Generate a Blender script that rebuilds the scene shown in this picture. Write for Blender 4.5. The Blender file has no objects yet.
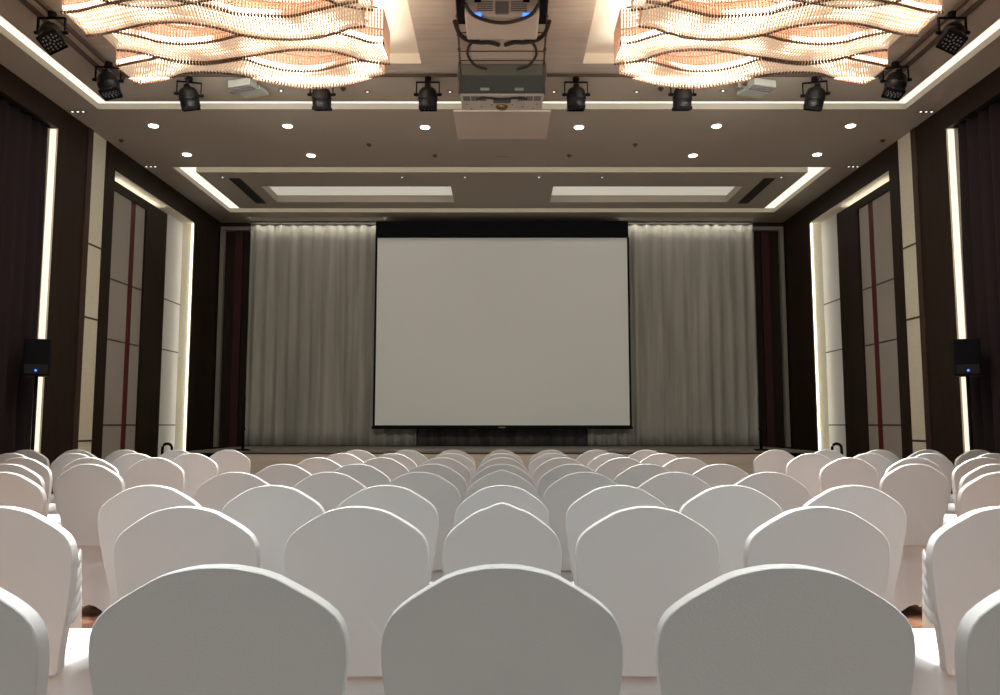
import bpy, bmesh, math, random
from mathutils import Vector, Matrix

random.seed(7)
S = bpy.context.scene
C = S.collection
PI = math.pi

# ------------------------------------------------------------------ camera, world, exposure
cam_d = bpy.data.cameras.new('camera')
cam_d.sensor_width = 36.0
cam_d.lens = 36.0 * 800 / 1000
cam_d.shift_x = -0.002
cam_d.clip_start = 0.05
cam = bpy.data.objects.new('camera', cam_d)
C.objects.link(cam)
cam.location = (0, 0, 1.2)
cam.rotation_euler = (PI / 2 + math.atan(77.5 / 800), 0, 0)
S.camera = cam

W = bpy.data.worlds.new('world')
W.use_nodes = True
W.node_tree.nodes['Background'].inputs[0].default_value = (0.5, 0.5, 0.55, 1)
W.node_tree.nodes['Background'].inputs[1].default_value = 0.02
S.world = W
S.view_settings.view_transform = 'Standard'
S.view_settings.look = 'None'
S.view_settings.gamma = 1
S.view_settings.use_curve_mapping = False
S.view_settings.exposure = 0.06
S.cycles.max_bounces = 6
S.cycles.diffuse_bounces = 4
S.cycles.glossy_bounces = 3
S.cycles.sample_clamp_indirect = 4
S.cycles.use_denoising = True

CHANDELIER = 11     # crystal glow


def area(name, loc, size, power, color=(1, .9, .78), rot=(0, 0, 0), sizey=None, spread=180):
    l = bpy.data.lights.new(name, 'AREA')
    l.energy = power
    l.color = color
    l.size = size
    l.spread = math.radians(spread)
    if sizey:
        l.shape = 'RECTANGLE'
        l.size_y = sizey
    o = bpy.data.objects.new(name, l)
    o.location = loc
    o.rotation_euler = rot
    C.objects.link(o)
    return o


for s in (-1, 1):      # first pair lights from the chandeliers in view, the rest are added fill
    area('overhead_lamp', (s * 2.4, 6.3, 4.40), 3.0, 122, (1, .98, .94), sizey=2.8, spread=52)
    area('stage_fill_lamp', (s * 2.4, 7.3, 4.44), 2.4, 58, (1, .97, .88), rot=(math.radians(55), 0, 0), sizey=.3)  # added lamp, tilted to the stage to brighten the screen
    area('overhead_lamp', (s * 2.2, 2.6, 4.40), 3.0, 118, (1, .98, .94), sizey=2.8, spread=52)  # added overhead with no fixture, lights the tops of the front chairs
    area('recess_fill_lamp', (s * 2.3, 6.6, 5.02), 2.6, 34, (1, .92, .84), rot=(PI, 0, 0), sizey=2.6)  # added above each chandelier to brighten its recess
    area('rear_fill_lamp', (s * 2.6, -2.2, 4.6), 2.4, 100, (.74, .93, 1), sizey=4.2)  # fill added behind the camera to light the chair backs


# ------------------------------------------------------------------ materials
def mat(name, col, rough=.6, metal=0, spec=.5, emis=None, strength=0, bump=0, bscale=50, vary=0, vscale=5, stretch=None, sheen=0):
    m = bpy.data.materials.new(name)
    m.use_nodes = True
    nt = m.node_tree
    b = nt.nodes['Principled BSDF']
    b.inputs['Base Color'].default_value = (*col, 1)
    b.inputs['Roughness'].default_value = rough
    b.inputs['Metallic'].default_value = metal
    b.inputs['Specular IOR Level'].default_value = spec
    if sheen:
        b.inputs['Sheen Weight'].default_value = sheen
    if emis:
        b.inputs['Emission Color'].default_value = (*emis, 1)
        b.inputs['Emission Strength'].default_value = strength
    if bump or vary:
        tc = nt.nodes.new('ShaderNodeTexCoord')
        mp = nt.nodes.new('ShaderNodeMapping')
        nt.links.new(tc.outputs['Object'], mp.inputs[0])
        if stretch:
            mp.inputs['Scale'].default_value = stretch
    if vary:
        n = nt.nodes.new('ShaderNodeTexNoise')
        n.inputs['Scale'].default_value = vscale
        n.inputs['Detail'].default_value = 4
        nt.links.new(mp.outputs[0], n.inputs['Vector'])
        r = nt.nodes.new('ShaderNodeValToRGB')
        r.color_ramp.elements[0].position = .3
        r.color_ramp.elements[1].position = .7
        r.color_ramp.elements[0].color = (*[c * (1 - vary) for c in col], 1)
        r.color_ramp.elements[1].color = (*[min(1, c * (1 + vary)) for c in col], 1)
        nt.links.new(n.outputs[0], r.inputs[0])
        nt.links.new(r.outputs[0], b.inputs['Base Color'])
    if bump:
        n2 = nt.nodes.new('ShaderNodeTexNoise')
        n2.inputs['Scale'].default_value = bscale
        nt.links.new(mp.outputs[0], n2.inputs['Vector'])
        bp = nt.nodes.new('ShaderNodeBump')
        bp.inputs['Strength'].default_value = bump
        bp.inputs['Distance'].default_value = .01
        nt.links.new(n2.outputs[0], bp.inputs['Height'])
        nt.links.new(bp.outputs[0], b.inputs['Normal'])
    return m


M = {}
M['ceiling'] = mat('ceiling_paint', (.42, .38, .32), .8)
M['ceiling_tray'] = mat('tray_paint', (.50, .45, .39), .75, vary=.10, vscale=3, stretch=(.6, 6, 1))
M['ceiling_white'] = mat('cream_plaster', (.72, .66, .56), .7)
M['dark_wood'] = mat('dark_wood', (.021, .011, .006), .5, spec=.2, vary=.3, vscale=3, stretch=(8, 8, .6))
M['brown_wood'] = mat('brown_wood', (.050, .026, .016), .45, spec=.3, vary=.2, vscale=3, stretch=(8, 8, .6))
M['cream_panel'] = mat('cream_wall_panel', (.74, .70, .56), .7, vary=.05, vscale=30)
M['fabric_panel'] = mat('beige_fabric_panel', (.36, .33, .29), .85, bump=.2, bscale=200, vary=.06, vscale=40)
M['white_panel'] = mat('pale_niche_panel', (.72, .72, .70), .55)
M['red_trim'] = mat('dark_red_trim', (.10, .004, .004), .45)
M['red_fabric'] = mat('deep_red_fabric', (.035, .003, .005), .7)
M['grey_trim'] = mat('grey_trim', (.24, .22, .19), .5)
M['joint'] = mat('dark_joint', (.05, .045, .04), .4)
M['led'] = mat('warm_led', (.8, .8, .8), .5, emis=(1, .93, .80), strength=6)
M['wash'] = mat('curtain_wash_tube', (.8, .8, .8), .5, emis=(1, .95, .84), strength=16)
M['soft_led'] = mat('soft_led', (.8, .8, .8), .5, emis=(1, .88, .70), strength=.95)
M['pin'] = mat('pinhole_lens', (.8, .8, .8), .4, emis=(1, .95, .85), strength=1.3)
M['cove'] = mat('cove_diffuser', (.8, .8, .8), .5, emis=(1, .94, .78), strength=1.05)
M['coffer'] = mat('coffer_glow', (.6, .6, .6), .5, emis=(1, .93, .76), strength=.42)  # emission stands in for cove light on the coffer tops
M['down'] = mat('downlight_lens', (.8, .8, .8), .4, emis=(1, .95, .85), strength=14)
M['drape'] = mat('plum_drape', (.019, .012, .013), .85, spec=.2)
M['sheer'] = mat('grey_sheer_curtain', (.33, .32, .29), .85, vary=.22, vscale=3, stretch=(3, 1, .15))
M['screen'] = mat('screen_fabric', (.84, .865, .86), .8)
M['black'] = mat('black_plastic', (.003, .003, .005), .7, spec=.12)
M['black_gloss'] = mat('black_metal', (.005, .005, .006), .42, spec=.3)
M['led_dot'] = mat('dim_led_lens', (.16, .17, .19), .3)
M['stage_top'] = mat('stage_boards', (.16, .15, .13), .5)
M['stage_front'] = mat('stage_front_veneer', (.56, .50, .43), .6, vary=.10, vscale=2, stretch=(.5, 1, 12))
M['cover'] = mat('white_spandex', (.65, .66, .665), .75, sheen=.1, bump=.08, bscale=260)
M['cover'].node_tree.nodes['Principled BSDF'].inputs['Specular IOR Level'].default_value = .25
M['projector'] = mat('projector_shell', (.62, .58, .52), .5)
M['vent'] = mat('grey_vent', (.17, .16, .17), .6)
M['housing'] = mat('grey_green_metal', (.16, .175, .155), .5, metal=.2)
M['housing_dark'] = mat('dark_green_metal', (.075, .085, .078), .45, metal=.2)
M['rust'] = mat('brown_rail_metal', (.10, .07, .055), .5, metal=.3)
M['lid'] = mat('lift_lid_paint', (.66, .58, .50), .7)
M['blue'] = mat('blue_indicator', (.1, .2, .9), .4, emis=(.03, .16, 1), strength=3)
M['lens'] = mat('projector_lens', (.30, .20, .10), .15, metal=.6)
M['steel'] = mat('pale_green_metal', (.42, .46, .42), .4, metal=.1)
M['dark_slot'] = mat('vent_slot', (.05, .042, .036), .7)
M['cable'] = mat('black_cable', (.02, .013, .012), .5)
M['crystal'] = mat('amber_crystal', (.62, .49, .36), .15, emis=(1, .80, .56), strength=.30)
M['fringe'] = mat('rose_crystal', (.52, .30, .20), .15, emis=(1, .62, .42), strength=.16)
M['bead'] = mat('brown_bead', (.10, .04, .02), .3)
M['frame'] = mat('bronze_frame', (.18, .09, .05), .35, metal=.5)


def glow_material():
    m = bpy.data.materials.new('crystal_glow')
    m.use_nodes = True
    nt = m.node_tree
    b = nt.nodes['Principled BSDF']
    b.inputs['Base Color'].default_value = (.8, .7, .6, 1)
    tc = nt.nodes.new('ShaderNodeTexCoord')
    n = nt.nodes.new('ShaderNodeTexNoise')
    n.inputs['Scale'].default_value = 2.2
    n.inputs['Detail'].default_value = 2
    nt.links.new(tc.outputs['Object'], n.inputs['Vector'])
    r = nt.nodes.new('ShaderNodeValToRGB')
    r.color_ramp.elements[0].position = .40
    r.color_ramp.elements[0].color = (.05, .03, .018, 1)
    r.color_ramp.elements[1].position = .60
    r.color_ramp.elements[1].color = (1, .88, .70, 1)
    nt.links.new(n.outputs[0], r.inputs[0])
    nt.links.new(r.outputs[0], b.inputs['Emission Color'])
    b.inputs['Emission Strength'].default_value = CHANDELIER
    return m


M['glow'] = glow_material()


def carpet_material():
    m = bpy.data.materials.new('patterned_carpet')
    m.use_nodes = True
    nt = m.node_tree
    b = nt.nodes['Principled BSDF']
    b.inputs['Roughness'].default_value = .95
    tc = nt.nodes.new('ShaderNodeTexCoord')
    n = nt.nodes.new('ShaderNodeTexNoise')
    n.inputs['Scale'].default_value = 3.0
    n.inputs['Detail'].default_value = 3
    n.inputs['Distortion'].default_value = 1.6
    nt.links.new(tc.outputs['Object'], n.inputs['Vector'])
    r = nt.nodes.new('ShaderNodeValToRGB')
    e = r.color_ramp.elements
    e[0].position = .40; e[0].color = (.10, .035, .02, 1)
    e[1].position = .62; e[1].color = (.34, .22, .14, 1)
    k = e.new(.50); k.color = (.27, .12, .065, 1)
    nt.links.new(n.outputs[0], r.inputs[0])
    nt.links.new(r.outputs[0], b.inputs['Base Color'])
    return m


M['carpet'] = carpet_material()


# ------------------------------------------------------------------ helpers
def box(bm, x0, x1, y0, y1, z0, z1, bev=0):
    r = bmesh.ops.create_cube(bm, size=1)
    vs = r['verts']
    for v in vs:
        v.co = Vector(((x0 + x1) / 2 + v.co.x * (x1 - x0), (y0 + y1) / 2 + v.co.y * (y1 - y0), (z0 + z1) / 2 + v.co.z * (z1 - z0)))
    if bev:
        es = list({e for v in vs for e in v.link_edges})
        bmesh.ops.bevel(bm, geom=es, offset=bev, segments=2, affect='EDGES', profile=.5)


def tube(bm, pts, r, n=8, cap=True):
    pts = [Vector(p) for p in pts]
    rings = []
    for i, p in enumerate(pts):
        t = (pts[min(i + 1, len(pts) - 1)] - pts[max(i - 1, 0)]).normalized()
        up = Vector((0, 0, 1)) if abs(t.z) < .95 else Vector((1, 0, 0))
        a = t.cross(up).normalized()
        b_ = t.cross(a).normalized()
        rr = r[i] if isinstance(r, (list, tuple)) else r
        rings.append([bm.verts.new(p + rr * (math.cos(2 * PI * k / n) * a + math.sin(2 * PI * k / n) * b_)) for k in range(n)])
    for A, B in zip(rings, rings[1:]):
        for k in range(n):
            bm.faces.new((A[k], A[(k + 1) % n], B[(k + 1) % n], B[k]))
    if cap:
        bm.faces.new(rings[0][::-1])
        bm.faces.new(rings[-1])


def disc(bm, c, r, h, n=20):
    tube(bm, [(c[0], c[1], c[2]), (c[0], c[1], c[2] + h)], r, n)


def obj(name, bm, m, parent=None, smooth=False, loc=None):
    me = bpy.data.meshes.new(name)
    bmesh.ops.recalc_face_normals(bm, faces=bm.faces)
    bm.to_mesh(me)
    bm.free()
    for mm in (m if isinstance(m, list) else [m]):
        me.materials.append(mm)
    if smooth:
        for p in me.polygons:
            p.use_smooth = True
    o = bpy.data.objects.new(name, me)
    C.objects.link(o)
    if parent:
        o.parent = parent
    if loc:
        o.location = loc
    return o


def tag(o, label, cat, group=None, kind=None):
    if label: o['label'] = label
    if cat: o['category'] = cat
    if group: o['group'] = group
    if kind: o['kind'] = kind
    return o


def thing(name, label, cat, loc=(0, 0, 0), rz=0, group=None):
    o = bpy.data.objects.new(name, None)
    o.empty_display_size = .1
    C.objects.link(o)
    o.location = loc
    o.rotation_euler = (0, 0, rz)
    return tag(o, label, cat, group)


def kids(o):
    return [c for c in list(S.objects) if c.parent == o]


def dup(root, loc, rot=None, label=None, scale=None):
    r = root.copy(); C.objects.link(r)
    r.location = loc
    if rot is not None: r.rotation_euler = rot
    if scale: r.scale = scale
    if label: r['label'] = label
    for ch in kids(root):
        c = ch.copy(); C.objects.link(c); c.parent = r
        for g in kids(ch):
            d = g.copy(); C.objects.link(d); d.parent = c
    return r


def NB():
    return bmesh.new()


def struct(name, bm, m, parent=None, label=None):
    o = obj(name, bm, m, parent)
    if not parent:
        o['kind'] = 'structure'
    if label: o['label'] = label
    return o


def sbox(name, m, x0, x1, y0, y1, z0, z1, parent=None, bev=0, label=None):
    bm = NB()
    box(bm, min(x0, x1), max(x0, x1), y0, y1, z0, z1, bev)
    return struct(name, bm, m, parent, label)


SIDE = {-1: 'left', 1: 'right'}
trim_n = [0]


def trim(m, *a, **k):
    trim_n[0] += 1
    return sbox(f'trim_{trim_n[0]}', m, *a, **k)


WX, ZC = 5.3, 5.0      # half width of the hall, ceiling height
YB, YF = 14.8, -5.0    # end wall with the screen, end wall behind the camera

# ------------------------------------------------------------------ floor, end walls
sbox('floor', M['carpet'], -6, 6, YF, YB + .3, -.12, 0, label='reddish brown patterned carpet floor')
sbox('wall_back', M['dark_wood'], -6, 6, YB, YB + .2, 0, 5.3)
sbox('wall_front', M['cream_panel'], -6, 6, YF - .2, YF, 0, 5.3)


# ------------------------------------------------------------------ ceiling: slabs with rectangular openings
def holed(bm, X0, X1, Y0, Y1, z, holes, th=.03):
    xs = sorted({X0, X1, *[h[0] for h in holes], *[h[1] for h in holes]})
    ys = sorted({Y0, Y1, *[h[2] for h in holes], *[h[3] for h in holes]})
    for a, b_ in zip(xs, xs[1:]):
        for c, d in zip(ys, ys[1:]):
            mx, my = (a + b_) / 2, (c + d) / 2
            if any(h[0] < mx < h[1] and h[2] < my < h[3] for h in holes):
                continue
            vs = [bm.verts.new(p) for p in ((a, c, z), (b_, c, z), (b_, d, z), (a, d, z))]
            bm.faces.new(vs)
    for h in holes:
        for p, q in (((h[0], h[2]), (h[1], h[2])), ((h[1], h[2]), (h[1], h[3])), ((h[1], h[3]), (h[0], h[3])), ((h[0], h[3]), (h[0], h[2]))):
            vs = [bm.verts.new(v) for v in ((*p, z), (*q, z), (*q, z + h[4]), (*p, z + h[4]))]
            bm.faces.new(vs)


FT = (-4.88, 4.88, YF + .6, 9.35, .075)        # outer edge of the front tray
RT = (-4.88, 4.88, 11.54, 14.05, .075)         # outer edge of the rear tray
bm = NB()
holed(bm, -6, 6, YF, YB, ZC, [FT, RT])
box(bm, -6, 6, YF, YB, 5.45, 5.5)
ceiling = struct('ceiling', bm, M['ceiling'], label='taupe plaster ceiling with two recessed trays')
# front tray
bm = NB()
tray2 = (-4.22, 4.22, YF + 1.3, 8.45, .035)
holed(bm, -4.68, 4.68, YF + .8, 9.12, ZC, [tray2])
for a in ((-4.68, -4.68), (4.68, 4.68)):
    vs = [bm.verts.new(p) for p in ((a[0], YF + .8, ZC), (a[0], 9.12, ZC), (a[0], 9.12, ZC + .075), (a[0], YF + .8, ZC + .075))]
    bm.faces.new(vs)
vs = [bm.verts.new(p) for p in ((-4.68, 9.12, ZC), (4.68, 9.12, ZC), (4.68, 9.12, ZC + .075), (-4.68, 9.12, ZC + .075))]
bm.faces.new(vs)
struct('tray_border', bm, M['ceiling'], ceiling)
bm = NB()
rec = [(-3.95, -.86, 2.0, 8.2, .25), (.86, 3.95, 2.0, 8.2, .25), (-3.95, -.86, -4.2, 1.0, .25), (.86, 3.95, -4.2, 1.0, .25)]
holed(bm, -4.22, 4.22, YF + 1.3, 8.45, ZC + .035, [(*h[:4], .004) for h in rec])
struct('tray_field', bm, M['ceiling_tray'], ceiling)
bm = NB()
for h in rec:
    box(bm, h[0], h[1], h[2], h[3], ZC + .15, ZC + .165)
    for q in ((h[0] - .01, h[0], h[2], h[3]), (h[1], h[1] + .01, h[2], h[3]), (h[0], h[1], h[2] - .01, h[2]), (h[0], h[1], h[3], h[3] + .01)):
        box(bm, *q, ZC + .038, ZC + .165)
struct('chandelier_recess', bm, M['ceiling_white'], ceiling)
# rear tray
bm = NB()
cof = [(-3.85, -.82, 12.5, 13.4, .12), (.82, 3.85, 12.5, 13.4, .12)]
holed(bm, -4.62, 4.62, 11.77, 13.8, ZC, cof)
for (p, q) in (((-4.62, 11.77), (4.62, 11.77)), ((-4.62, 13.8), (4.62, 13.8)), ((-4.62, 11.77), (-4.62, 13.8)), ((4.62, 11.77), (4.62, 13.8))):
    vs = [bm.verts.new(v) for v in ((*p, ZC), (*q, ZC), (*q, ZC + .075), (*p, ZC + .075))]
    bm.faces.new(vs)
struct('rear_tray', bm, M['ceiling'], ceiling)


def ring(name, outer, inner, z, m, label):
    bm = NB()
    (a0, a1, b0, b1), (c0, c1, d0, d1) = outer, inner
    box(bm, a0, a1, d1, b1, z, z + .02)
    box(bm, a0, a1, b0, d0, z, z + .02)
    box(bm, a0, c0, d0, d1, z, z + .02)
    box(bm, c1, a1, d0, d1, z, z + .02)
    return tag(obj(name, bm, m), label, 'ceiling light')


ring('cove_light', (-4.88, 4.88, YF + .6, 9.35), (-4.68, 4.68, YF + .8, 9.12), ZC + .075, M['cove'],
     'long cream cove light running round the big chandelier tray')
ring('cove_light', (-4.88, 4.88, 11.54, 14.05), (-4.62, 4.62, 11.77, 13.8), ZC + .075, M['cove'],
     'cream cove light round the smaller tray before the stage')
for i, h in enumerate(cof):
    bm = NB(); box(bm, h[0], h[1], h[2], h[3], ZC + .12, ZC + .14)
    tag(obj('glowing_coffer', bm, M['coffer']), f'{("left", "right")[i]} of two wide cream glowing coffer tops in the ceiling above the stage', 'ceiling light', 'glowing coffer tops above the stage')

# black track rails and pale strip for the lit step around the chandelier tray
for s in (-1, 1):
    t = thing('lighting_rail', f'dark double lighting rail along the {SIDE[s]} side of the chandelier tray', 'rail', (s * 4.22, 0, ZC), 0, 'lighting rails')
    for dx in (-.07, .07):
        bm = NB(); box(bm, dx - .018, dx + .018, -3.4, 8.45, -.035, 0)
        obj('track', bm, M['rust'], t)
t = thing('lighting_rail', 'slim dark lighting rail across the far edge of the chandelier tray', 'rail', (0, 8.43, ZC), 0, 'lighting rails')
for s in (-1, 1):
    a, b2 = sorted((s * .49, s * 4.14))
    bm = NB(); box(bm, a, b2, -.018, .0, -.012, .02); obj('track', bm, M['rust'], t)
    bm = NB(); box(bm, a, b2, .002, .016, -.006, .02); obj('lit_step_strip', bm, M['ceiling_white'], t)  # pale colour stands in for the lit face of the step

# downlights
DL = [(-4.44, 9.87, 'nearer row, outermost'), (-2.735, 9.88, 'nearer row, middle'), (-.985, 9.92, 'nearer row, innermost'),
      (-4.44, 10.96, 'farther row, outer'), (-2.70, 11.0, 'farther row, inner')]
first = None
for s in (-1, 1):
    for x, y, w in DL:
        lab = f'round white recessed downlight, {w} on the {SIDE[s]} half of the ceiling'
        if first is None:
            first = thing('downlight', lab, 'ceiling light', (-s * x * -1, y, ZC), 0, 'round downlights')
            bm = NB(); tube(bm, [(0, 0, 0), (0, 0, -.008)], [.075, .068], 24); obj('trim_ring', bm, M['ceiling_white'], first)
            bm = NB(); disc(bm, (0, 0, -.013), .056, .006, 24); obj('lens', bm, M['down'], first)
            first.location = (-s * x if s > 0 else x, y, ZC)
        else:
            dup(first, (x if s < 0 else -x, y, ZC), label=lab)
SL = [(-5.16, 9.41, 'beside the near drape'), (-5.18, 11.49, 'beside the wall niche')]
first = None
for s in (-1, 1):
    for x, y, w in SL:
        lab = f'tiny cluster of three accent spots in the {SIDE[s]} ceiling edge {w}'
        if first is None:
            first = thing('accent_spot_cluster', lab, 'ceiling light', (x, y, ZC), 0, 'accent spot clusters')
            bm = NB(); box(bm, -.11, .11, -.04, .04, -.006, 0, .002); obj('plate', bm, M['grey_trim'], first)
            for k in (-1, 0, 1):
                bm = NB(); disc(bm, (k * .065, 0, -.012), .013, .005, 12); obj('lens', bm, M['pin'], first)
        else:
            dup(first, (-s * x, y, ZC) if s > 0 else (x, y, ZC), label=lab)
MS = [(-2.52, 8.80, 'in front of the cove, outer', 'down'), (-1.54, 8.83, 'in front of the cove, middle', 'down'), (-.595, 8.83, 'beside the projector lift', 'down'),
      (-4.3, 12.0, 'in the far tray, outer', 'down'), (-1.54, 12.0, 'in the far tray, middle', 'down'), (-.57, 12.0, 'in the far tray, inner', 'down')]
first = None
for s in (-1, 1):
    for x, y, w, _ in MS:
        lab = f'tiny round pinhole light {w} on the {SIDE[s]} half'
        if first is None:
            first = thing('pinhole_light', lab, 'ceiling light', (x, y, ZC), 0, 'pinhole lights')
            bm = NB(); tube(bm, [(0, 0, 0), (0, 0, -.006)], [.04, .036], 16); obj('trim_ring', bm, M['grey_trim'], first)
            bm = NB(); disc(bm, (0, 0, -.011), .012, .005, 12); obj('lens', bm, M['pin'], first)
        else:
            dup(first, (-x if s > 0 else x, y, ZC), label=lab)
first = None
for s in (-1, 1):
    for x, y, w in ((-1.80, 8.74, 'near the chandelier'), (-1.81, 10.56, 'between the downlights'), (-.95, 11.0, 'close to the middle'), (-5.1, 10.4, 'by the wall')):
        lab = f'small dark ceiling sprinkler head {w} on the {SIDE[s]} half'
        if first is None:
            first = thing('sprinkler', lab, 'sprinkler', (x, y, ZC), 0, 'sprinkler heads')
            bm = NB(); disc(bm, (0, 0, -.01), .035, .01, 16); obj('flange', bm, M['rust'], first)
            bm = NB(); disc(bm, (0, 0, -.03), .02, .02, 12); obj('head', bm, M['rust'], first)
        else:
            dup(first, (-x if s > 0 else x, y, ZC), label=lab)
first = None
for s in (-1, 1):
    lab = f'dark slotted air diffuser at the {SIDE[s]} end of the far ceiling tray'
    if first is None:
        first = thing('air_diffuser', lab, 'vent', (s * 4.14, 12.76, ZC), 0, 'air diffusers')
        bm = NB(); box(bm, -.09, .09, -.7, .7, -.008, 0); obj('frame', bm, M['dark_slot'], first)
        for k in (-1, 0, 1):
            bm = NB(); box(bm, k * .05 - .008, k * .05 + .008, -.68, .68, -.014, -.008); obj('slat', bm, M['black'], first)
    else:
        dup(first, (s * 4.14, 12.76, ZC), label=lab)
bm = NB(); box(bm, -.11, .11, 11.03, 11.07, ZC - .006, ZC)
tag(obj('ceiling_slot', bm, M['grey_trim']), 'short thin pale slot cover in the middle of the ceiling', 'vent')

# ------------------------------------------------------------------ side walls
for s in (-1, 1):
    n = SIDE[s]
    wall = struct('wall_' + n, NB(), M['dark_wood'])
    me = NB()
    X = s * WX
    def b(x0, x1, y0, y1, z0, z1): box(me, min(x0, x1), max(x0, x1), y0, y1, z0, z1)
    O = s * 5.75
    b(s * 5.70, O, YF, YB, 0, 5.3)                 # backing
    b(X, s * 5.70, YF, 4.2, 0, 5.3)                # solid near wall
    b(X, s * 5.70, 4.2, 9.26, 4.72, 5.3)           # header above the window drapes
    b(X, s * 5.70, 9.26, 9.93, 0, 5.3)             # dark pier
    b(X, s * 5.70, 10.42, 10.68, 0, 5.3)           # dark strip before the niche
    b(X, s * 5.70, 10.68, 13.53, 4.67, 5.3)        # header above the niche
    b(X, s * 5.70, 13.53, YB, 0, 5.3)              # dark end pier
    bmesh.ops.recalc_face_normals(me, faces=me.faces)
    me.to_mesh(wall.data); me.free()
    wall['label'] = f'dark wood panelled {n} wall with a lit niche'
    trim(M['brown_wood'], X - s * .012, s * 5.70, 9.93, 10.05, 0, ZC)
    trim(M['cream_panel'], X + s * .01, s * 5.70, 10.05, 10.42, 0, ZC)
    for z in (3.52, 2.57, 1.0):
        trim(M['joint'], X + s * .004, X + s * .02, 10.05, 10.42, z - .012, z + .012)
    # niche lining
    trim(M['cream_panel'], s * 5.52, s * 5.70, 10.68, 13.53, 0, 4.67)
    trim(M['white_panel'], s * 5.49, s * 5.52, 12.46, 13.53, 0, 4.66)
    trim(M['cream_panel'], X, s * 5.52, 13.50, 13.53, 0, 4.67)
    for z in (3.24, 2.42, 1.2):
        trim(M['joint'], s * 5.487, s * 5.50, 12.46, 13.53, z - .01, z + .01)
    trim(M['ceiling_white'], X, s * 5.52, 10.68, 13.53, 4.65, 4.67)
    # glowing strips of the niche
    t = thing('niche_light', f'bright vertical strip light at the far edge of the {n} wall niche', 'wall light', (X + s * .015, 13.485, 0), 0, 'strip lights of the wall niches')
    bm = NB(); box(bm, -.006, .006, -.012, .012, .02, 4.64); obj('tube', bm, M['led'], t)
    bm = NB(); box(bm, -.012, .012, .012, .016, .0, 4.65); obj('channel', bm, M['ceiling_white'], t)
    t = thing('header_light', f'warm strip light hidden behind the top of the {n} wall niche', 'wall light', (s * 5.46, 11.64, 4.57), 0, 'strip lights of the wall niches')
    bm = NB(); box(bm, -.012, .012, -.78, .78, -.01, .01); obj('tube', bm, M['led'], t)
    bm = NB(); box(bm, -.02, .02, -.78, .78, -.018, -.010); obj('channel', bm, M['ceiling_white'], t)
    # door surround standing in the niche
    d = bpy.data.objects.new('door_1' if s < 0 else 'door_2', None)
    C.objects.link(d); d['kind'] = 'structure'; d['label'] = f'tall dark framed double door panel with a red stripe on the {n} wall'
    bm = NB()
    a, b2 = sorted((X + s * .02, s * 5.50))
    box(bm, a, b2, 11.74, 12.46, 0, 4.54)
    box(bm, a, b2, 10.71, 11.74, 4.42, 4.54)
    obj('door_frame', bm, M['dark_wood'], d)
    for (y0, y1) in ((10.71, 11.30), (11.45, 11.74)):
        bm = NB(); a, b2 = sorted((X + s * .05, s * 5.42)); box(bm, a, b2, y0, y1, 0, 4.42, .006)
        for z in (3.19, 2.36, 1.2):
            pass
        obj('fabric_panel', bm, M['fabric_panel'], d)
        for z in (3.19, 2.36, 1.2):
            bm = NB(); a, b2 = sorted((X + s * .045, X + s * .06)); box(bm, a, b2, y0, y1, z - .010, z + .010)
            obj('joint_strip', bm, M['joint'], d)
    bm = NB(); a, b2 = sorted((X + s * .055, s * 5.42)); box(bm, a, b2, 11.30, 11.45, 0, 4.42)
    o = obj('red_stripe', bm, M['red_trim'], d)
    # lit edge of the window recess
    trim(M['cream_panel'], X, s * 5.5, 9.235, 9.26, 0, 4.72)
    t = thing('window_light', f'glowing vertical strip light beside the {n} window drape', 'wall light', (X + s * .018, 9.225, 0), 0, 'strip lights beside the drapes')
    bm = NB(); box(bm, -.010, .055, -.01, .01, .02, 4.70) if s > 0 else box(bm, -.055, .010, -.01, .01, .02, 4.70); obj('tube', bm, M['soft_led'], t)
    bm = NB(); box(bm, -.018, .018, .01, .012, 0, 4.71); obj('channel', bm, M['ceiling_white'], t)
    # trims on the end wall: grey reveal, dark panel with a deep red strip
    trim(M['grey_trim'], s * 5.20, s * 5.27, 14.70, 14.80, .8, 4.90)
    trim(M['grey_trim'], s * 4.60, s * 5.20, 14.70, 14.80, 4.83, 4.90)
    trim(M['red_fabric'], s * 4.86, s * 5.00, 14.745, 14.80, 0, 4.83)


# ------------------------------------------------------------------ curtains
def curtain(x0, y0, x1, y1, z0, z1, amp, period, seed, th=.008, gather=.0, flare=0.0):
    rnd = random.Random(seed)
    L = math.hypot(x1 - x0, y1 - y0)
    ux, uy = (x1 - x0) / L, (y1 - y0) / L
    nx, ny = -uy, ux
    n = int(L / period * 10)
    ph = [0]
    for i in range(n):
        ph.append(ph[-1] + 2 * PI * L / n / period * rnd.uniform(.55, 1.5))
    am = [amp * rnd.uniform(.6, 1.3) for _ in range(n + 1)]
    bm = NB()
    rows = 14
    G = []
    for side in (0, 1):
        g = []
        for j in range(rows + 1):
            f = j / rows
            z = z1 + (z0 - z1) * f
            row = []
            for i in range(n + 1):
                t = i / n * L
                k = .55 + .45 * min(1, f * 3)
                q = am[i] * k * math.sin(ph[i]) + .3 * amp * f * math.sin(ph[i] * .37 + 2 + f * 2)
                off = q + (th if side else 0)
                row.append(bm.verts.new((x0 + ux * t + nx * off + ux * flare * f * (t / L - .5) * 2, y0 + uy * t + ny * off, z)))
            g.append(row)
        G.append(g)
    for g in G:
        for r0, r1 in zip(g, g[1:]):
            for i in range(n):
                bm.faces.new((r0[i], r0[i + 1], r1[i + 1], r1[i]))
    A, B = G
    for j in range(rows):
        bm.faces.new((A[j][0], A[j + 1][0], B[j + 1][0], B[j][0]))
        bm.faces.new((A[j][n], B[j][n], B[j + 1][n], A[j + 1][n]))
    for i in range(n):
        bm.faces.new((A[0][i], B[0][i], B[0][i + 1], A[0][i + 1]))
        bm.faces.new((A[rows][i], A[rows][i + 1], B[rows][i + 1], B[rows][i]))
    return bm


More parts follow.
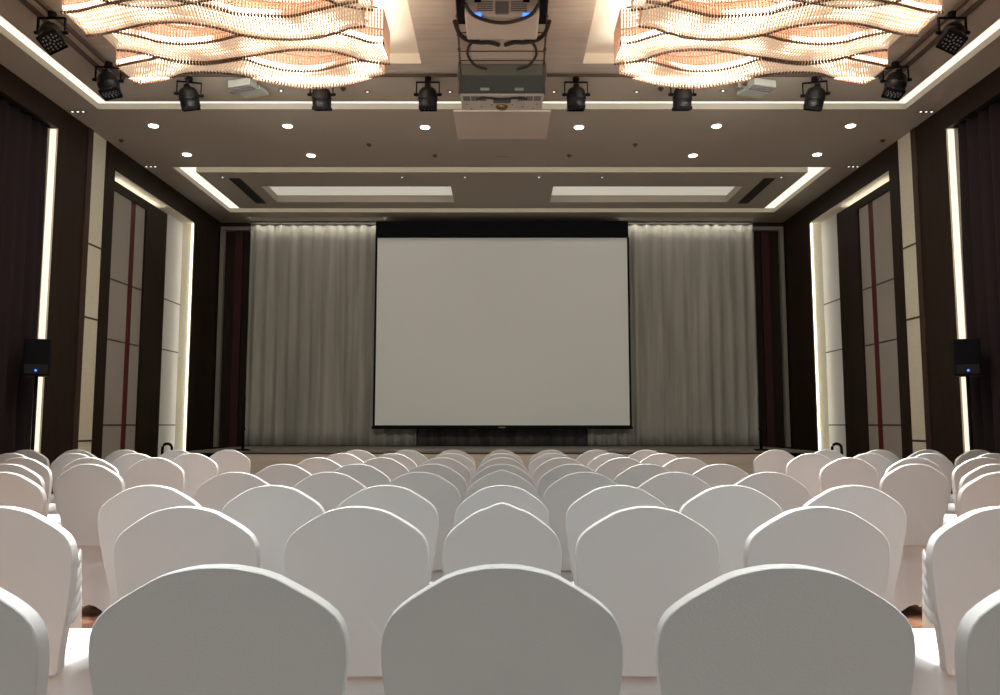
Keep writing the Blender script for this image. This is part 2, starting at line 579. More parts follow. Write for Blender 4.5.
for s in (-1, 1):
    t = thing('stage_curtain', f'pale grey pleated sheer curtain hanging {SIDE[s]} of the projection screen', 'curtain', (0, 0, 0), 0, 'sheer curtains behind the stage')
    obj('fabric', curtain(s * 4.66, 14.56, s * 1.55, 14.56, .83, 4.90, .028, .22, 5), M['sheer'], t, True)
    bm = NB(); a, b2 = sorted((s * 1.55, s * 4.66)); box(bm, a, b2, 14.53, 14.60, 4.90, 4.93); obj('curtain_track', bm, M['dark_slot'], t)
t = thing('stage_curtain', 'grey middle curtain below the projection screen, coloured dark for shade', 'curtain', (0, 0, 0), 0, 'sheer curtains behind the stage')
M['sheer_shaded'] = mat('shaded_sheer_curtain', (.085, .080, .078), .85, vary=.3, vscale=3, stretch=(3, 1, .15))  # shade of the screen put into a darker copy of the sheer
obj('fabric', curtain(-1.7, 14.66, 1.7, 14.66, .83, 4.90, .03, .25, 9), M['sheer_shaded'], t, True)
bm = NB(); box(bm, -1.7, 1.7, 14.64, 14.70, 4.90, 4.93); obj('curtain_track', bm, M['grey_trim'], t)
# wash light hidden above the stage curtains
for s in (-1, 1):
    t = thing('curtain_wash_light', f'slim strip light washing the top of the {SIDE[s]} stage curtain', 'ceiling light', (s * 3.4, 14.44, 4.97), 0, 'curtain wash lights')
    bm = NB(); box(bm, -1.2, 1.2, -.01, .01, -.012, .0); obj('tube', bm, M['wash'], t)
    bm = NB(); box(bm, -1.22, 1.22, -.025, -.012, -.03, .03); obj('baffle', bm, M['ceiling'], t)

for s in (-1, 1):
    t = thing('window_drape', f'dark plum floor-length drape at the {SIDE[s]} window behind the speaker', 'curtain', (0, 0, 0), 0, 'plum window drapes')
    obj('fabric', curtain(s * 5.39, 5.0, s * 5.39, 9.16, .02, 4.70, .065, .21, 3), M['drape'], t, True)
    bm = NB(); a, b2 = sorted((s * 5.40, s * 5.48)); box(bm, a - .05 * s, b2 - .05 * s, 5.0, 9.18, 4.70, 4.72); obj('curtain_track', bm, M['black'], t)

# ------------------------------------------------------------------ stage
st = thing('stage', 'low stage with pale wood front and grey top below the screen', 'stage', (0, 0, 0))
bm = NB(); box(bm, -4.62, 4.62, 11.9, 14.72, .79, .82); obj('stage_top', bm, M['stage_top'], st)
bm = NB(); box(bm, -3.85, 3.85, 11.93, 11.97, 0, .775); obj('front_panel', bm, M['stage_front'], st)
bm = NB(); box(bm, -3.85, 3.85, 11.94, 11.97, .77, .79); obj('shade_strip', bm, M['black'], st)  # black strip stands in for the shade under the stage edge
for s in (-1, 1):
    bm = NB(); a, b2 = sorted((s * 3.85, s * 4.60)); box(bm, a, b2, 11.94, 14.7, 0, .79); obj('side_skirt', bm, M['black'], st)
for s in (-1, 1):
    n = SIDE[s]
    t = thing('stage_steps', f'black stage steps with a looped handrail at the {n} end of the stage', 'steps', (s * 4.86, 11.7, 0), 0, 'stage steps')
    for k in range(3):
        bm = NB(); box(bm, -.25, .25, -.1 + k * .27, .17 + k * .27, .18 * k, .2 * (k + 1), .006)
        obj('step', bm, M['black'], t)
    pts = [(-s * -.07, 0, .2), (s * .07, 0, .84)] + [(s * .07 * math.cos(PI * k / 8), .0, .86 + .07 * math.sin(PI * k / 8)) for k in range(1, 8)] + [(-s * .07, 0, .84), (-s * .07, 0, .2)]
    bm = NB(); tube(bm, pts, .021, 8); obj('handrail', bm, M['black'], t, True)
    t = thing('stage_pole', f'thin black pole on a flat base at the {n} corner of the stage', 'pole', (s * 3.86, 12.0, .82), 0, 'black stage poles')
    bm = NB(); box(bm, -.09, .09, -.06, .06, 0, .025, .005); obj('base', bm, M['black'], t)
    bm = NB(); tube(bm, [(0, 0, .02), (0, 0, .80)], .022, 10); obj('pole', bm, M['black'], t, True)
    bm = NB(); disc(bm, (0, 0, .30), .03, .05, 10); obj('collar', bm, M['black'], t, True)

# ------------------------------------------------------------------ projection screen
t = thing('projection_screen', 'large blank white projection screen with black border above the stage', 'screen', (0, 14.35, 0))
bm = NB(); box(bm, -2.30, 2.30, -.06, .10, 4.60, 4.90, .01); obj('screen_housing', bm, M['black'], t)
bm = NB(); box(bm, -2.31, 2.32, .0, .012, 1.15, 4.62); obj('border', bm, M['black'], t)
bm = NB(); box(bm, -2.27, 2.28, -.008, -.002, 1.195, 4.605); obj('screen_fabric', bm, M['screen'], t)
bm = NB(); box(bm, -2.325, 2.335, -.02, .02, 1.13, 1.175, .008); obj('bottom_bar', bm, M['black'], t)
bm = NB(); box(bm, -.06, .06, -.03, -.02, 1.145, 1.165, .003); obj('badge', bm, M['grey_trim'], t)

# ------------------------------------------------------------------ loudspeakers on stands
for s in (-1, 1):
    n = SIDE[s]
    t = thing('loudspeaker', f'black loudspeaker with a blue light by the {n} window drape', 'speaker', (s * 5.08, 8.72, 1.73), -s * .45, 'black loudspeakers')
    bm = NB(); box(bm, -.125, .125, -.13, .13, 0, .40, .012); obj('cabinet', bm, M['black'], t)
    bm = NB(); box(bm, -.11, .11, .131, .139, .02, .38, .003); obj('grille', bm, M['black_gloss'], t)
    bm = NB(); box(bm, -.11, .11, -.137, -.13, .02, .12, .003); obj('rear_plate', bm, M['black_gloss'], t)
    bm = NB(); bmesh.ops.create_icosphere(bm, subdivisions=2, radius=.012, matrix=Matrix.Translation((s * -.0, -.142, .055))); obj('indicator', bm, M['blue'], t)
    t = thing('speaker_stand', f'black tripod stand carrying the {n} loudspeaker', 'speaker stand', (s * 5.08, 8.72, 0), .3, 'speaker stands')
    bm = NB(); tube(bm, [(0, 0, .12), (0, 0, 1.73)], .018, 10); obj('pole', bm, M['black'], t, True)
    bm = NB(); disc(bm, (0, 0, .72), .03, .08, 12); obj('collar', bm, M['black'], t)
    for k in range(3):
        a = 2 * PI * k / 3 + .4
        bm = NB(); tube(bm, [(0, 0, .74), (.16 * math.cos(a), .16 * math.sin(a) + .05, .012)], .011, 8); obj('leg', bm, M['black'], t, True)

# ------------------------------------------------------------------ stage spotlights on the rail
def make_spot(lab):
    t = thing('stage_spotlight', lab, 'spotlight', (0, 0, 0), 0, 'stage spotlights')
    # origin at the clamp; the yoke hangs down, the can tilts
    bm = NB(); disc(bm, (0, 0, -.05), .035, .05, 12); box(bm, -.03, .03, -.025, .025, -.03, 0, .004); obj('clamp', bm, M['black'], t)
    bm = NB()
    w = .122
    box(bm, -w, w, -.014, .014, -.060, -.050)
    box(bm, -w - .008, -w + .003, -.014, .014, -.21, -.050)
    box(bm, w - .003, w + .006, -.014, .014, -.21, -.050)
    obj('yoke', bm, M['black'], t)
    for k in (-1, 1):
        bm = NB(); tube(bm, [(k * w * .85, 0, -.195), (k * (w + .03), 0, -.195)], .016, 10); obj('knob', bm, M['black'], t)
    h = obj('lamp_can', can_bm(), M['black_gloss'], t, True)
    h.location = (0, 0, -.215)
    bm = NB(); tube(bm, [(0, 0, -.117), (0, 0, -.122)], .088, 20); f = obj('lens', bm, M['black'], h)
    bm = NB()
    for k in range(24):
        rr = (.022, .05, .074)[0 if k < 4 else 1 if k < 12 else 2]
        nn, k0 = ((4, 0), (8, 4), (12, 12))[0 if k < 4 else 1 if k < 12 else 2]
        a = 2 * PI * (k - k0) / nn
        disc(bm, (rr * math.cos(a), rr * math.sin(a), -.129), .0085, .006, 6)
    obj('led_array', bm, M['led_dot'], h)
    bm = NB()
    fr = .092
    for (x0, x1, y0, y1) in ((-fr, fr, -fr, -fr + .012), (-fr, fr, fr - .012, fr), (-fr, -fr + .012, -fr, fr), (fr - .012, fr, -fr, fr)):
        box(bm, x0, x1, y0, y1, -.145, -.112)
    obj('gel_frame', bm, M['black'], h)
    bm = NB(); tube(bm, [(.01, .0, .13), (.03, .03, .19), (.0, .04, .215), (0, .02, .18)], .008, 6); obj('lamp_cable', bm, M['cable'], h, True)
    return t, h


def can_bm():
    bm = NB()
    prof = [(.0, .135), (.03, .133), (.035, .10), (.055, .095), (.088, .07), (.102, .03), (.106, -.01), (.109, -.02), (.109, -.03), (.103, -.035), (.100, -.10), (.102, -.105), (.102, -.12), (.09, -.12)]
    n = 22
    rings = []
    for r, z in prof:
        rings.append([bm.verts.new((max(r, .001) * math.cos(2 * PI * k / n), max(r, .001) * math.sin(2 * PI * k / n), z)) for k in range(n)])
    for A, B in zip(rings, rings[1:]):
        for k in range(n):
            bm.faces.new((A[k], A[(k + 1) % n], B[(k + 1) % n], B[k]))
    bm.faces.new(rings[0]); bm.faces.new(rings[-1][::-1])
    return bm


SP = [(-4.12, 7.0, .0, -28, 26, 'nearest to the camera on the {} rail, lens turned to the room'),
      (-4.10, 8.02, .15, -2, 16, 'at the {} corner of the rail'),
      (-3.42, 8.43, .25, 16, 12, 'second from the {} corner'),
      (-1.97, 8.43, .0, 16, 0, 'under the {} chandelier, third along the rail'),
      (-.81, 8.43, .0, 12, 0, 'just {} of the projector lift')]
proto, head = None, None
for s in (-1, 1):
    for x, y, rz, tx, ty, w in SP:
        lab = 'black par spotlight ' + w.format(SIDE[s])
        if proto is None:
            proto, head = make_spot(lab)
            o = proto
        else:
            o = dup(proto, (0, 0, 0), label=lab)
        o.location = ((x if s < 0 else -x), y, ZC - (.036 if y < 8.2 else .014))
        o.rotation_euler = (0, 0, rz * -s)
        for c in kids(o):
            if c.name.startswith('lamp_can'):
                c.rotation_euler = (math.radians(tx), math.radians(ty * s), 0)

# ------------------------------------------------------------------ pale floodlights
for s in (-1, 1):
    t = thing('floodlight', f'pale grey green floodlight on the ceiling behind the {SIDE[s]} chandelier', 'floodlight', (s * 2.84, 8.60, ZC), s * .30, 'pale ceiling floodlights')
    bm = NB(); box(bm, -.14, .14, -.16, -.02, -.10, -.02, .008); obj('driver_box', bm, M['steel'], t)
    bm = NB(); box(bm, -.14, .16, .0, .18, -.09, -.045, .006); o = obj('lamp_body', bm, M['steel'], t)
    for k in range(3):
        bm = NB(); box(bm, -.14, .14, -.15 + .045 * k, -.135 + .045 * k, -.112, -.10); obj('fin', bm, M['vent'], t)
    bm = NB(); box(bm, -.24, -.20, .0, .06, -.08, 0, .004); box(bm, -.20, -.13, .02, .04, -.06, -.04); obj('bracket', bm, M['grey_trim'], t)

# ------------------------------------------------------------------ projector lift
lift = thing('projector_lift', 'grey green projector lift housing with brown rails in the ceiling centre', 'projector lift', (0, 0, 0))
bm = NB(); box(bm, -.47, .47, 8.2, 8.66, 4.90, 5.03, .004); obj('lift_housing', bm, M['housing_dark'], lift)
bm = NB(); box(bm, -.468, .468, 8.185, 8.2, 4.905, 5.02); obj('housing_front', bm, M['housing'], lift)
for s in (-1, 1):
    bm = NB()
    for k in range(3):
        box(bm, s * .19 - .05, s * .19 + .05, 8.50 + k * .025, 8.512 + k * .025, 4.894, 4.90)
    obj('vent_slots', bm, M['steel'], lift)
    bm = NB(); tube(bm, [(s * .375, 5.9, 4.87), (s * .44, 8.2, 4.895)], .010, 6)
    tube(bm, [(s * .44, 8.2, 4.893), (s * .475, 8.64, 4.893)], .012, 6)
    obj('rail', bm, M['rust'], lift)
    for y in (6.2, 6.55, 6.9, 7.25, 7.55, 7.85):
        bm = NB(); bmesh.ops.create_icosphere(bm, subdivisions=1, radius=.019, matrix=Matrix.Translation((s * (.375 + .065 * (y - 5.9) / 2.3), y, 4.875)) @ Matrix.Diagonal((1, 2.2, 1, 1))); obj('rail_clip', bm, M['rust'], lift)
for y in (6.28, 6.78, 7.20, 7.27, 7.58, 7.78):
    bm = NB(); tube(bm, [(-.375 - .065 * (y - 5.9) / 2.3, y, 4.872), (.375 + .065 * (y - 5.9) / 2.3, y, 4.872)], .0055, 6); obj('rung', bm, M['rust'], lift)
for s in (-1, 1):
    bm = NB(); a, b2 = sorted((s * .335, s * .40)); box(bm, a, b2, 5.9, 7.02, 4.86, 5.03); obj('side_box', bm, M['black'], lift)
bm = NB(); box(bm, -.59, .59, 9.36, 10.30, 4.975, 4.999)
tag(obj('lift_lid', bm, M['lid']), 'plain beige square lid flush on the ceiling beyond the projector', 'lid')

p = thing('projector', 'near grey projector with two blue lights in the projector lift', 'projector', (0, 6.75, 4.80))
bm = NB(); box(bm, -.33, .33, 0, .46, 0, .16, .02); obj('body', bm, M['projector'], p)
for s in (-1, 1):
    bm = NB()
    for k in range(5):
        box(bm, s * .15 - .07, s * .15 + .07, -.004, .004, .04 + k * .02, .05 + k * .02)
    obj('air_vent', bm, M['vent'], p)
    bm = NB(); box(bm, s * .22 - .035, s * .22 + .035, -.012, .012, -.008, .018, .004); obj('indicator', bm, M['blue'], p)
    bm = NB(); box(bm, s * .215 - .03, s * .215 + .03, -.006, .002, .12, .15); obj('input_port', bm, M['black'], p)
bm = NB(); box(bm, -.06, .06, -.008, .01, .01, .13, .004); obj('control_panel', bm, M['vent'], p)
bm = NB(); box(bm, -.30, .30, 7.30, 7.76, 4.885, 4.905, .008)
t = obj('equipment_tray', bm, M['projector']); tag(t, 'thin grey tray plate between the two projectors in the lift', 'tray')

p = thing('projector', 'far off-white projector hanging beyond the grey lift housing', 'projector', (0, 8.67, 4.895))
bm = NB(); box(bm, -.47, .47, 0, .46, 0, .11, .015); obj('body', bm, M['projector'], p)
for s in (-1, 1):
    for kx in (.0, .09, .18):
        bm = NB(); x = s * (.40 - kx); box(bm, x - .04, x + .04, .05, .17, -.004, .004); obj('air_vent', bm, M['vent'], p)
    bm = NB(); box(bm, s * .14 - .03, s * .14 + .03, .05, .15, -.004, .004); obj('cover_plate', bm, M['lid'], p)
    for (x, y) in ((.12, .28), (.24, .34), (.40, .27), (.36, .40)):
        bm = NB(); disc(bm, (s * x, y, -.006), .010, .006, 8); obj('screw', bm, M['vent'], p)
bm = NB(); bmesh.ops.create_uvsphere(bm, u_segments=20, v_segments=12, radius=.07, matrix=Matrix.Translation((0, .33, -.01)) @ Matrix.Diagonal((1, 1, .5, 1))); obj('lens', bm, M['lens'], p, True)
bm = NB(); box(bm, -.10, .10, .10, .20, -.02, .0, .005); obj('lens_hood', bm, M['housing_dark'], p)


def cable(lab, pts, r=.016):
    # smooth the path
    P = [Vector(q) for q in pts]
    out = []
    for i in range(len(P) - 1):
        p0, p1, p2, p3 = P[max(i - 1, 0)], P[i], P[i + 1], P[min(i + 2, len(P) - 1)]
        for k in range(6):
            t = k / 6
            out.append(.5 * ((2 * p1) + (-p0 + p2) * t + (2 * p0 - 5 * p1 + 4 * p2 - p3) * t * t + (-p0 + 3 * p1 - 3 * p2 + p3) * t ** 3))
    out.append(P[-1])
    bm = NB(); tube(bm, out, r, 8)
    return tag(obj('cable', bm, M['cable'], None, True), lab, 'cable', 'black projector cables')


for s in (-1, 1):
    cable(f'black cable curling in from the {SIDE[s]} rail below the near projector',
          [(s * .43, 6.95, 4.85), (s * .40, 7.15, 4.84), (s * .33, 7.28, 4.84), (s * .22, 7.32, 4.835), (s * .12, 7.33, 4.84), (s * .03, 7.40, 4.85)], .021)
    cable(f'black looped cable bulging toward the {SIDE[s]} beneath the equipment tray',
          [(s * .22, 7.31, 4.86), (s * .31, 7.40, 4.85), (s * .34, 7.60, 4.85), (s * .30, 7.78, 4.85), (s * .24, 7.90, 4.86), (s * .16, 7.97, 4.87)], .014)
cable('thick dark cable slung across the underside of the near projector',
      [(-.32, 6.64, 4.85), (-.26, 6.71, 4.79), (-.14, 6.78, 4.77), (0, 6.82, 4.768), (.14, 6.78, 4.77), (.26, 6.71, 4.79), (.32, 6.64, 4.85)], .016)
cable('dark cable sagging in front of the far projector', [(-.28, 8.74, 4.872), (-.16, 8.70, 4.866), (0, 8.72, 4.862), (.16, 8.70, 4.866), (.28, 8.74, 4.872)], .014)

# ------------------------------------------------------------------ chandeliers
CURVES = {
 'R1far': [(-3.559, 7.192), (-3.52, 7.455), (-3.394, 7.432), (-3.164, 7.343), (-2.978, 7.234), (-2.783, 7.213), (-2.603, 7.234), (-2.435, 7.299), (-2.278, 7.41), (-2.068, 7.523), (-1.884, 7.57), (-1.683, 7.546), (-1.474, 7.477), (-1.258, 7.343), (-1.115, 7.277)],
 'R1near': [(-3.556, 7.088), (-3.399, 7.026), (-3.181, 6.946), (-3.092, 6.907), (-3.045, 6.946), (-2.934, 7.006), (-2.767, 7.047), (-2.622, 7.026), (-2.419, 6.966), (-2.323, 6.946), (-2.217, 7.047), (-2.062, 7.15), (-1.887, 7.192), (-1.696, 7.171), (-1.488, 7.067), (-1.308, 6.986), (-1.115, 7.026)],
 'R2far': [(-3.396, 6.791), (-3.299, 6.81), (-3.155, 6.887), (-3.073, 6.946), (-2.93, 6.996), (-2.759, 7.026), (-2.615, 7.006), (-2.413, 6.946), (-2.265, 6.907), (-2.018, 6.829), (-1.784, 6.782), (-1.525, 6.81), (-1.366, 6.907), (-1.272, 6.986), (-1.038, 7.067)],
 'R2near': [(-3.317, 6.448), (-3.194, 6.492), (-3.059, 6.571), (-2.962, 6.643), (-2.803, 6.679), (-2.622, 6.661), (-2.429, 6.607), (-2.203, 6.518), (-1.988, 6.571), (-1.736, 6.589), (-1.556, 6.553), (-1.404, 6.483), (-1.296, 6.535), (-1.143, 6.643), (-1.033, 6.661)],
 'R3far': [(-3.52, 6.5), (-3.35, 6.466), (-3.092, 6.363), (-2.897, 6.297), (-2.643, 6.281), (-2.386, 6.363), (-2.197, 6.5), (-1.986, 6.562), (-1.731, 6.571), (-1.455, 6.483), (-1.267, 6.38), (-1.144, 6.347)],
 'R3near': [(-3.525, 6.121), (-3.364, 6.09), (-3.167, 6.014), (-3.027, 5.969), (-2.844, 5.911), (-2.611, 5.911), (-2.441, 5.969), (-2.272, 6.044), (-2.144, 6.137), (-1.953, 6.168), (-1.755, 6.184), (-1.626, 6.153), (-1.448, 6.075), (-1.231, 5.984), (-1.132, 5.955)],
}


def resample(P, n):
    P = [Vector((*p, 0)) for p in P]
    dense = []
    for i in range(len(P) - 1):
        p0, p1, p2, p3 = P[max(i - 1, 0)], P[i], P[i + 1], P[min(i + 2, len(P) - 1)]
        for k in range(8):
            t = k / 8
            dense.append(.5 * ((2 * p1) + (-p0 + p2) * t + (2 * p0 - 5 * p1 + 4 * p2 - p3) * t * t + (-p0 + 3 * p1 - 3 * p2 + p3) * t ** 3))
    dense.append(P[-1])
    L = [0]
    for a, b_ in zip(dense, dense[1:]):
        L.append(L[-1] + (b_ - a).length)
    out = []
    j = 0
    for i in range(n):
        t = L[-1] * i / (n - 1)
        while j < len(L) - 2 and L[j + 1] < t:
            j += 1
        f = (t - L[j]) / max(1e-6, L[j + 1] - L[j])
        out.append(dense[j].lerp(dense[j + 1], min(1, max(0, f))))
    return out


def strand(bm, a, b_, r, n):
    """string of crystal beads: a square prism that swells and narrows"""
    d = (b_ - a)
    t = d.normalized()
    up = Vector((0, 0, 1)) if abs(t.z) < .9 else Vector((1, 0, 0))
    u = t.cross(up).normalized() * r
    v = t.cross(u).normalized() * r
    prev = None
    for k in range(n * 2 + 1):
        q = a + d * (k / (n * 2))
        f = 1.0 if k % 2 else .35
        ringv = [bm.verts.new(q + f * w) for w in (u, v, -u, -v)]
        if prev:
            for i in range(4):
                bm.faces.new((prev[i], prev[(i + 1) % 4], ringv[(i + 1) % 4], ringv[i]))
        prev = ringv


ZB = 4.5


def ribbon(parent, far, near, dz, seed, slant):
    NS = 96
    F, N = resample(far, NS), resample(near, NS)
    z = ZB + dz
    rnd = random.Random(seed)
    # glowing tray just above the strands
    bm = NB()
    prev = None
    for f, n_ in zip(F, N):
        c = (f + n_) / 2
        a = bm.verts.new(((f * .97 + c * .03).x, (f * .97 + c * .03).y, z + .030))
        b_ = bm.verts.new(((n_ * .97 + c * .03).x, (n_ * .97 + c * .03).y, z + .030))
        a2 = bm.verts.new((a.co.x, a.co.y, z + .05)); b2 = bm.verts.new((b_.co.x, b_.co.y, z + .05))
        if prev:
            bm.faces.new((prev[0], a, b_, prev[1])); bm.faces.new((prev[2], prev[3], b2, a2))
            bm.faces.new((prev[0], prev[2], a2, a)); bm.faces.new((prev[1], b_, b2, prev[3]))
        prev = (a, b_, a2, b2)
    rb = obj('wavy_ribbon', bm, M['glow'], parent)
    # strands across the ribbon
    bm = NB()
    for i in range(NS):
        j = min(NS - 1, max(0, i + slant))
        a, b_ = F[i], N[j]
        strand(bm, Vector((a.x, a.y, z)), Vector((b_.x, b_.y, z)),   .0108, max(3, int((a - b_).length / .03)))
        if seed:
            j = min(NS - 1, max(0, i - slant))
            b_ = N[j]
            strand(bm, Vector((a.x, a.y, z + .012)), Vector((b_.x, b_.y, z + .012)), .0085, max(3, int((a - b_).length / .04)))
    tag(obj('crystal_strands', bm, M['crystal'], rb), None, None, kind='stuff')
    # hanging side fringes
    bm = NB()
    for E in (F, N):
        for i in range(0, NS):
            p = E[i]
            strand(bm, Vector((p.x, p.y, z)), Vector((p.x, p.y, z + .30)), .0085, 9)
    for (p, q) in ((F[0], N[0]), (F[-1], N[-1])):
        m = max(4, int((p - q).length / .028))
        for i in range(m):
            c = p.lerp(q, i / m)
            strand(bm, Vector((c.x, c.y, z)), Vector((c.x, c.y, z + .30)), .0085, 9)
    tag(obj('crystal_fringe', bm, M['fringe'], rb), None, None, kind='stuff')
    # dark beads along the lower edges
    bm = NB()
    for E in (F, N):
        for i in range(0, NS):
            p = E[i]
            bmesh.ops.create_cube(bm, size=.018, matrix=Matrix.Translation((p.x, p.y, z - .010)))
    tag(obj('edge_beads', bm, M['bead'], rb), None, None, kind='stuff')
    bm = NB()
    for E in (F, N):
        tube(bm, [(p.x, p.y, z + .31) for p in E[::3]], .008, 5)
    obj('ribbon_frame', bm, M['frame'], rb)


def shift(P, d):
    return [(x, y - d) for x, y in P]


def chandelier(lab):
    t = thing('chandelier', lab, 'chandelier', (0, 0, 0), 0, 'crystal ribbon chandeliers')
    c = CURVES
    ribbon(t, c['R1far'], c['R1near'], 0, 1, 2)
    ribbon(t, c['R2far'], c['R2near'], .012, 2, -3)
    ribbon(t, c['R3far'], c['R3near'], .0, 4, 3)
    ribbon(t, shift(c['R2far'], .96), shift(c['R2near'], .96), .012, 3, -3)
    ribbon(t, shift(c['R3far'], .92), shift(c['R3near'], .92), 0, 6, 3)
    bm = NB()
    box(bm, -3.30, -1.2, 5.0, 7.0, 4.94, 4.99, .01)
    obj('ceiling_canopy', bm, M['ceiling_white'], t)
    for x in (-3.0, -1.5):
        for y in (5.2, 6.7):
            bm = NB(); tube(bm, [(x, y, 4.98), (x, y, 5.15)], .012, 8); obj('hanger', bm, M['frame'], t)
    for (y0) in (5.35, 6.2, 6.9):
        bm = NB(); tube(bm, [(-3.3, y0, 4.83), (-1.2, y0, 4.83)], .012, 6)
        tube(bm, [(-3.0, y0, 4.83), (-3.0, y0, 4.95)], .01, 6); tube(bm, [(-1.5, y0, 4.83), (-1.5, y0, 4.95)], .01, 6)
        obj('cross_bar', bm, M['frame'], t)
    return t


ch = chandelier('left crystal chandelier of wavy glowing ribbons hanging in the ceiling recess')
ch2 = dup(ch, (0, 0, 0), label='right crystal chandelier of wavy glowing ribbons hanging in the ceiling recess', scale=(-1, 1, 1))

# ------------------------------------------------------------------ chairs in white covers
HALF = [(0, .955), (.028, .954), (.056, .949), (.080, .943), (.100, .935), (.130, .9175), (.160, .8985), (.180, .8835), (.196, .868), (.206, .852), (.212, .833),
        (.2145, .81), (.2145, .785), (.211, .75), (.206, .71), (.201, .67), (.194, .63), (.186, .59), (.178, .55), (.171, .51), (.167, .48), (.165, .46), (.160, .447), (.150, .442)]


def outline(peaked=False):
    P = list(HALF)
    if peaked:
        P = [(x, z + (.012 * max(0, 1 - x / .06) if x < .06 else 0)) for x, z in P]
    L = [(-x, z) for x, z in reversed(P[1:])]
    return L + P


def make_chair(lab, peaked=False):
    t = thing('banquet_chair', lab, 'chair', (0, 0, 0), 0, 'covered banquet chairs')
    # backrest ------------
    O = outline(peaked)
    # close the bottom edge
    O = O + [(x, .44) for x in (.10, .05, 0, -.05, -.10)]
    n = len(O)
    cen = Vector((0, .68))
    V = [Vector(p) for p in O]
    nor = []
    for i in range(n):
        tdir = (V[(i + 1) % n] - V[i - 1]).normalized()
        nr = Vector((tdir.y, -tdir.x))
        if nr.dot(V[i] - cen) < 0: nr = -nr
        nor.append(nr)
    bm = NB()
    T = .021

    def ringv(inset, depth, k=0):
        out = []
        for i in range(n):
            p = V[i] - nor[i] * inset
            p = p.lerp(cen, k)
            # recline and slight cushion curve
            z = p.y
            y = depth - (z - .45) * .15 + .02
            y += -.012 * math.cos(min(1, abs(p.x) / .23) * PI / 2) + .012
            out.append(bm.verts.new((p.x, y, z)))
        return out
    R = [ringv(0, -T * .90), ringv(.0018, -T), ringv(.015, -T * .98), ringv(.015, -T * .94, .12), ringv(.015, -T * .9, .4), ringv(.015, -T * .86, .7)]
    Fm = [ringv(0, T * .72), ringv(.004, T * .97), ringv(.010, T), ringv(.015, T * 1.2, .06), ringv(.015, T * 1.5, .25), ringv(.015, T * 1.7, .6)]
    for G in (R, Fm):
        for A, B in zip(G, G[1:]):
            for i in range(n):
                bm.faces.new((A[i], A[(i + 1) % n], B[(i + 1) % n], B[i]))
        c = bm.verts.new(sum((v.co for v in G[-1]), Vector()) / n)
        for i in range(n):
            bm.faces.new((G[-1][i], G[-1][(i + 1) % n], c))
    for i in range(n):
        bm.faces.new((R[0][i], R[0][(i + 1) % n], Fm[0][(i + 1) % n], Fm[0][i]))
    bk = obj('backrest', bm, M['cover'], t, True)
    bk.data.set_sharp_from_angle(angle=math.radians(36))
    # seat ------------
    def perim(hw0, hw1, y0, y1, r, k=6):
        """rounded trapezoid, counter-clockwise; k points per side"""
        cs = [(-hw0, y0), (hw0, y0), (hw1, y1), (-hw1, y1)]
        out = []
        for i in range(4):
            a, b_, c = Vector(cs[i - 1]), Vector(cs[i]), Vector(cs[(i + 1) % 4])
            p = b_ + (a - b_).normalized() * r
            q = b_ + (c - b_).normalized() * r
            for j in range(5):
                s_ = j / 4
                out.append(((1 - s_) ** 2 * p + 2 * s_ * (1 - s_) * b_ + s_ ** 2 * q, 0))
            nx = Vector(cs[(i + 1) % 4])
            e = nx + (b_ - nx).normalized() * r
            for j in range(1, k):
                out.append((q.lerp(e, j / k), math.sin(PI * j / k)))
        return out
    bm = NB()
    lev = []
    for (z, ins) in ((.415, 0), (.455, -.002), (.470, .008), (.478, .03), (.482, .08), (.484, .14)):
        P = perim(.168 - ins, .200 - ins, .045 + ins, .455 - ins, max(.012, .045 - ins * .3))
        lev.append([bm.verts.new((p.x, p.y, z)) for p, _ in P])
    nn = len(lev[0])
    for A, B in zip(lev, lev[1:]):
        for i in range(nn):
            bm.faces.new((A[i], A[(i + 1) % nn], B[(i + 1) % nn], B[i]))
    bm.faces.new(lev[-1])
    obj('seat', bm, M['cover'], t, True)
    # skirt ------------
    bm = NB()
    lev = []
    for (z, g) in ((.455, 0), (.44, .002), (.36, .004), (.25, .008), (.14, .014), (.07, .018), (0, .022)):
        P = perim(.165 + g * .8, .197 + g * .6, .035 - g * 2.4, .452 + g, .03)
        ringp = []
        for p, a in P:
            pin = .030 * a * min(1, (.46 - z) / .3)
            c = Vector((0, .25))
            q = p + (c - p).normalized() * pin
            ringp.append(bm.verts.new((q.x, q.y, z + (a ** .8) * .075 * max(0, 1 - z / .25))))
        lev.append(ringp)
    nn = len(lev[0])
    for A, B in zip(lev, lev[1:]):
        for i in range(nn):
            bm.faces.new((A[i], A[(i + 1) % nn], B[(i + 1) % nn], B[i]))
    sk = obj('skirt', bm, M['cover'], t, True)
    for (x, y) in ((-.135, .05), (.135, .05), (-.165, .40), (.165, .40)):
        bm = NB(); tube(bm, [(x * .97, y * .97 + .012, .0), (x * .97, y * .97 + .012, .40)], [.015, .012], 8); obj('leg', bm, M['black_gloss'], t, True)
    return t


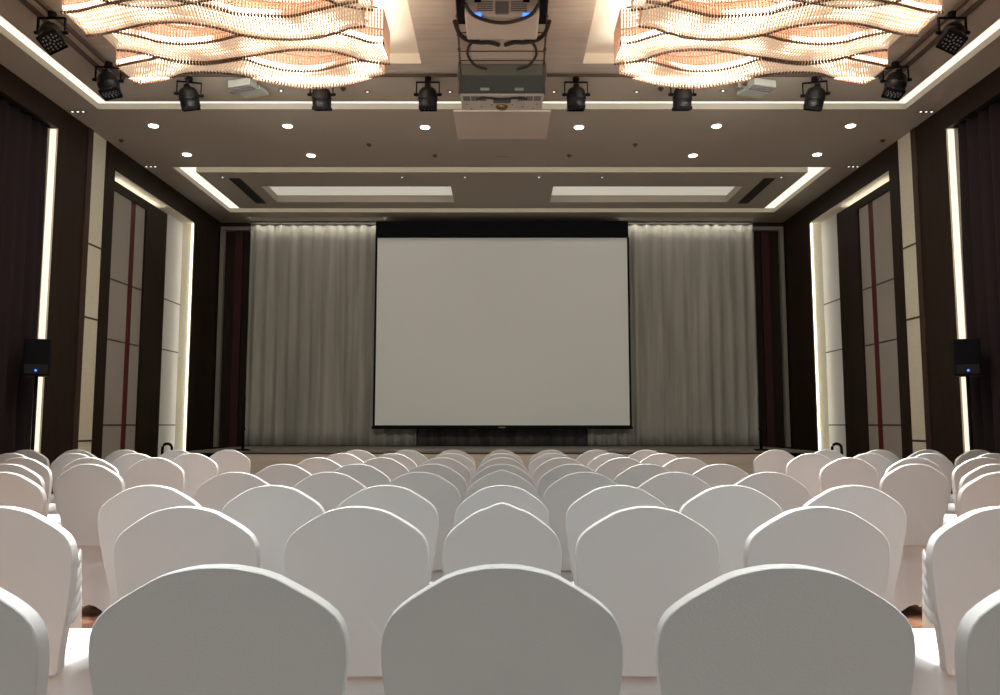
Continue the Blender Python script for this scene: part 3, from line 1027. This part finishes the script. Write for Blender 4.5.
# rows seen from the camera: (y of the backs, x of each place left of the middle)
ROWS = [
    (1.45, 0.955, [(0, .99), (-.4995, 1.045), (-1.033, 1.045)]),
    (2.47, 0.955, [(0, .84), (-.441, 1.01), (-.957, 1.01), (-1.52, 1.03)]),
    (3.33, 0.955, [(0, .91), (-.477, 1), (-.940, 1), (-1.44, 1)]),
    (4.25, 0.955, [(0, .90), (-.433, 1), (-.905, 1), (-1.398, 1), (-2.62, 1)]),
    (5.12, 0.955, [(0, .95), (-.440, 1), (-.915, 1), (-1.385, 1), (-2.61, 1), (-3.12, 1)]),
    (6.13, 0.955, [(0, .95), (-.455, 1), (-.915, 1), (-1.395, 1), (-2.63, 1), (-3.13, 1), (-3.64, 1)]),
    (7.07, 0.955, [(0, .95), (-.445, 1), (-.955, 1), (-1.40, 1), (-2.71, 1), (-3.21, 1), (-3.74, 1), (-4.29, 1)]),
    (8.05, 0.955, [(0, .95), (-.485, 1), (-.945, 1), (-1.44, 1), (-2.73, 1), (-3.24, 1), (-3.76, 1), (-4.24, 1), (-4.74, 1)]),
]
ORD = ['first', 'second', 'third', 'fourth', 'fifth', 'sixth', 'seventh', 'eighth']
plain = make_chair('x')
peak = make_chair('x', True)
used = set()


def back_y(y):
    return y + .04        # the top edge leans toward the camera; keep it on the row line


for r, (y, h, cols) in enumerate(ROWS):
    for c, (x, sx) in enumerate(cols):
        for s in ((-1,) if x == 0 else (-1, 1)):
            row = ORD[r] + ' row from the camera'
            if x == 0:
                lab = f'narrow white covered chair in the middle of the {row}'
            elif x > -2:
                lab = f'white covered chair in the {row}, {ORD[c - 1]} place {SIDE[s]} of the middle'
            else:
                k = c - 4
                lab = f'white covered chair, {row}, {ORD[k]} seat beyond the {SIDE[s]} aisle'
            src = peak if x == 0 and r in (1, 3) else plain
            loc = (x if s < 0 else -x, back_y(y), 0)
            rot = (0, 0, 0)
            if x != 0:
                rot = (0, 0, s * random.Random(r * 31 + c).uniform(-.035, .035))
            if id(src) in used:
                o = dup(src, loc, rot, lab, scale=(sx, 1, 1))
            else:
                used.add(id(src)); o = src
                o.location = loc; o.rotation_euler = rot; o.scale = (sx, 1, 1); o['label'] = lab
# rumpled cover side on the outer chair of the second row
for s in (-1, 1):
    tgt = [o for o in S.objects if o.get('category') == 'chair' and abs(o.location.x - s * 1.52) < .01 and abs(o.location.y - back_y(2.47)) < .01][0]
    bm = NB()
    prev = None
    for k in range(61):
        z0 = .60 + k * .0030
        x0 = .002 + .005 * abs(math.sin(k * PI / 12)) ** .6 + .010 * (1 - k / 60)
        rowv = [bm.verts.new(p) for p in ((-.03, -.01, z0 - .02), (x0, .0, z0), (x0 + .003, .02, z0 + .02), (x0 - .004, .045, z0 + .035), (-.03, .05, z0 + .02))]
        if prev:
            for i in range(4):
                bm.faces.new((prev[i], prev[i + 1], rowv[i + 1], rowv[i]))
        prev = rowv
    if s > 0:
        for v in bm.verts: v.co.x = -v.co.x
    o = obj('gathered_fabric', bm, M['cover'], tgt, True, loc=(-s * .195, .0, 0))
